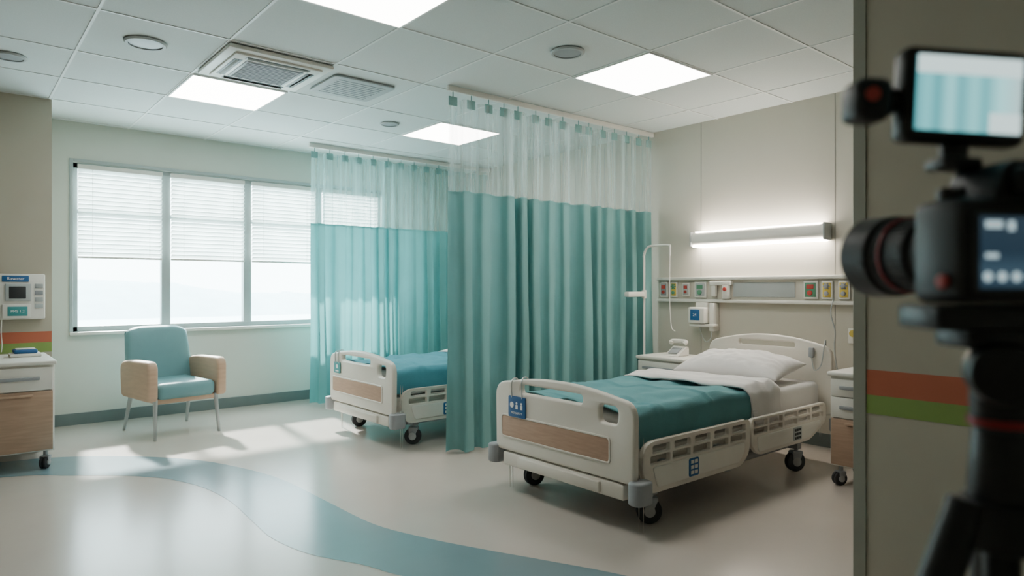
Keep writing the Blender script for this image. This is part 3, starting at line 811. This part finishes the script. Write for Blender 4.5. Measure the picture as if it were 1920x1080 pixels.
M_scr = screen_mat('monitor_picture', [(0, (84, 160, 166)), (.10, (110, 190, 194)), (.2, (76, 152, 158)), (.32, (135, 208, 210)), (.42, (86, 160, 166)), (.55, (125, 200, 202)), (.66, (90, 165, 170)), (.8, (150, 215, 216)), (1, (170, 196, 196))], 1.7, 0)
B(MM).box(-.049, .049, -.0135, -.012, -.034, .034).obj('screen', M_scr, fm, smooth=False)
M_scr2 = mat('monitor_bright', (205, 228, 228), .5, var=.03, emit=1.5)
B(MM).box(-.049, .049, -.0142, -.0134, .018, .034).obj('screen_picture', M_scr2, fm, smooth=False)
B(MM).box(.020, .049, -.0142, -.0134, -.034, -.016).obj('screen_picture', M_scr2, fm, smooth=False)
B(MM).box(-.100, -.066, -.010, .030, -.026, .014, .010, 3).cyl((-.068, .008, -.004), (-.056, .008, -.004), .012, bev=.002).obj('side_module', M_black, fm)
B(MM).cyl((-.088, -.0115, -.004), (-.088, -.0095, -.004), .0065).obj('record_light', M_red, fm)
B(MM).cyl((0, .004, -.042), (0, .004, -.060), .012, bev=.002).box(-.018, .018, -.012, .020, -.066, -.056, .003).obj('mount', M_black, fm)
MT = T(.710, .173, 0) @ RZ(-40.2)
tp = thing('tripod', 'black camera tripod with ball head and spread legs', 'tripod', MT)
b = B(MT)
b.box(-.075, .06, -.03, .03, 1.264, 1.285, .004)
b.box(-.045, .045, -.024, .024, 1.248, 1.266, .004)
b.obj('quick_release_plate', M_black, tp)
b = B(MT).cyl((0, 0, 1.175), (0, 0, 1.25), .024, bev=.004)
b.lathe((-.018, -.026, 1.228), (-.45, -.9, 0), [(0, -.03), (.026, -.028), (.0275, .0), (.024, .012), (0, .014)], 28)
b.cyl((-.018, -.026, 1.228), (0, 0, 1.228), .010)
b.obj('ball_head', M_black, tp)
B(MT).ring((0, 0, 1.180), (0, 0, 1), .018, .0262, .006).obj('head_ring', M_redring, tp)
B(MT).cyl((0, 0, .72), (0, 0, 1.178), .0145).cyl((0, 0, 1.11), (0, 0, 1.178), .027, .022, bev=.003).cyl((0, 0, 1.075), (0, 0, 1.115), .040, .032, bev=.004).obj('center_column', M_black, tp)
for a in (180, 62, -58):
    ca, sa = math.cos(math.radians(a)), math.sin(math.radians(a))
    P = lambda r, z: Vector((ca*r, sa*r, z))
    def pt(t): return P(.034+.40*t, 1.10*(1-t)+.012*t)
    b = B(MT).cyl(pt(-.012), pt(.40), .0165, bev=.003).cyl(pt(.38), pt(.42), .019, bev=.003)
    b.cyl(pt(.40), pt(.72), .0130).cyl(pt(.70), pt(.735), .0155, bev=.003).cyl(pt(.72), pt(.985), .0100)
    b.lathe(P(.434, 0), (0, 0, 1), [(.014, 0), (.016, .012), (.010, .03), (0, .03)], 20)
    b.obj('leg', M_black, tp)

# ------------------------------------------------------------ light & world
w = bpy.data.worlds.new('sky'); SC.world = w; w.use_nodes = True
nt = w.node_tree; bg = nt.nodes['Background']
tc = nt.nodes.new('ShaderNodeTexCoord'); sp = nt.nodes.new('ShaderNodeSeparateXYZ'); rp = nt.nodes.new('ShaderNodeValToRGB')
nt.links.new(tc.outputs['Generated'], sp.inputs[0]); nt.links.new(sp.outputs[2], rp.inputs[0])
rp.color_ramp.elements[0].position = 0; rp.color_ramp.elements[0].color = (.88, .98, 1, 1)
rp.color_ramp.elements[1].position = .6; rp.color_ramp.elements[1].color = (.72, .93, 1, 1)
nt.links.new(rp.outputs[0], bg.inputs[0]); bg.inputs[1].default_value = 14
sl = bpy.data.lights.new('sun', 'SUN'); sl.energy = 26; sl.angle = math.radians(3.5); sl.color = (1, .97, .92)
so = bpy.data.objects.new('sun', sl); COL.objects.link(so)
so.rotation_euler = Vector((-.10, -1, -.72)).to_track_quat('-Z', 'Y').to_euler(); so.location = (3, 12, 6)
pl = bpy.data.lights.new('window_portal', 'AREA'); pl.shape = 'RECTANGLE'; pl.size = 3.3; pl.size_y = 1.6
po = bpy.data.objects.new('window_portal', pl); COL.objects.link(po); po.location = (2.57, YN+.19, 1.69)
po.rotation_euler = (math.radians(-90), 0, 0)
try: pl.cycles.is_portal = True
except Exception: pl.energy = 0

# ------------------------------------------------------------ camera
cd = bpy.data.cameras.new('view_camera'); cam = bpy.data.objects.new('view_camera', cd); COL.objects.link(cam)
cam.location = (0, 0, 1.3); cam.rotation_euler = (math.radians(90), 0, math.radians(-40.17))
cd.lens = 23.57; cd.sensor_width = 36; cd.clip_start = .02; cd.clip_end = 500
cd.dof.use_dof = True; cd.dof.focus_distance = 4.6; cd.dof.aperture_fstop = 2.8
SC.camera = cam
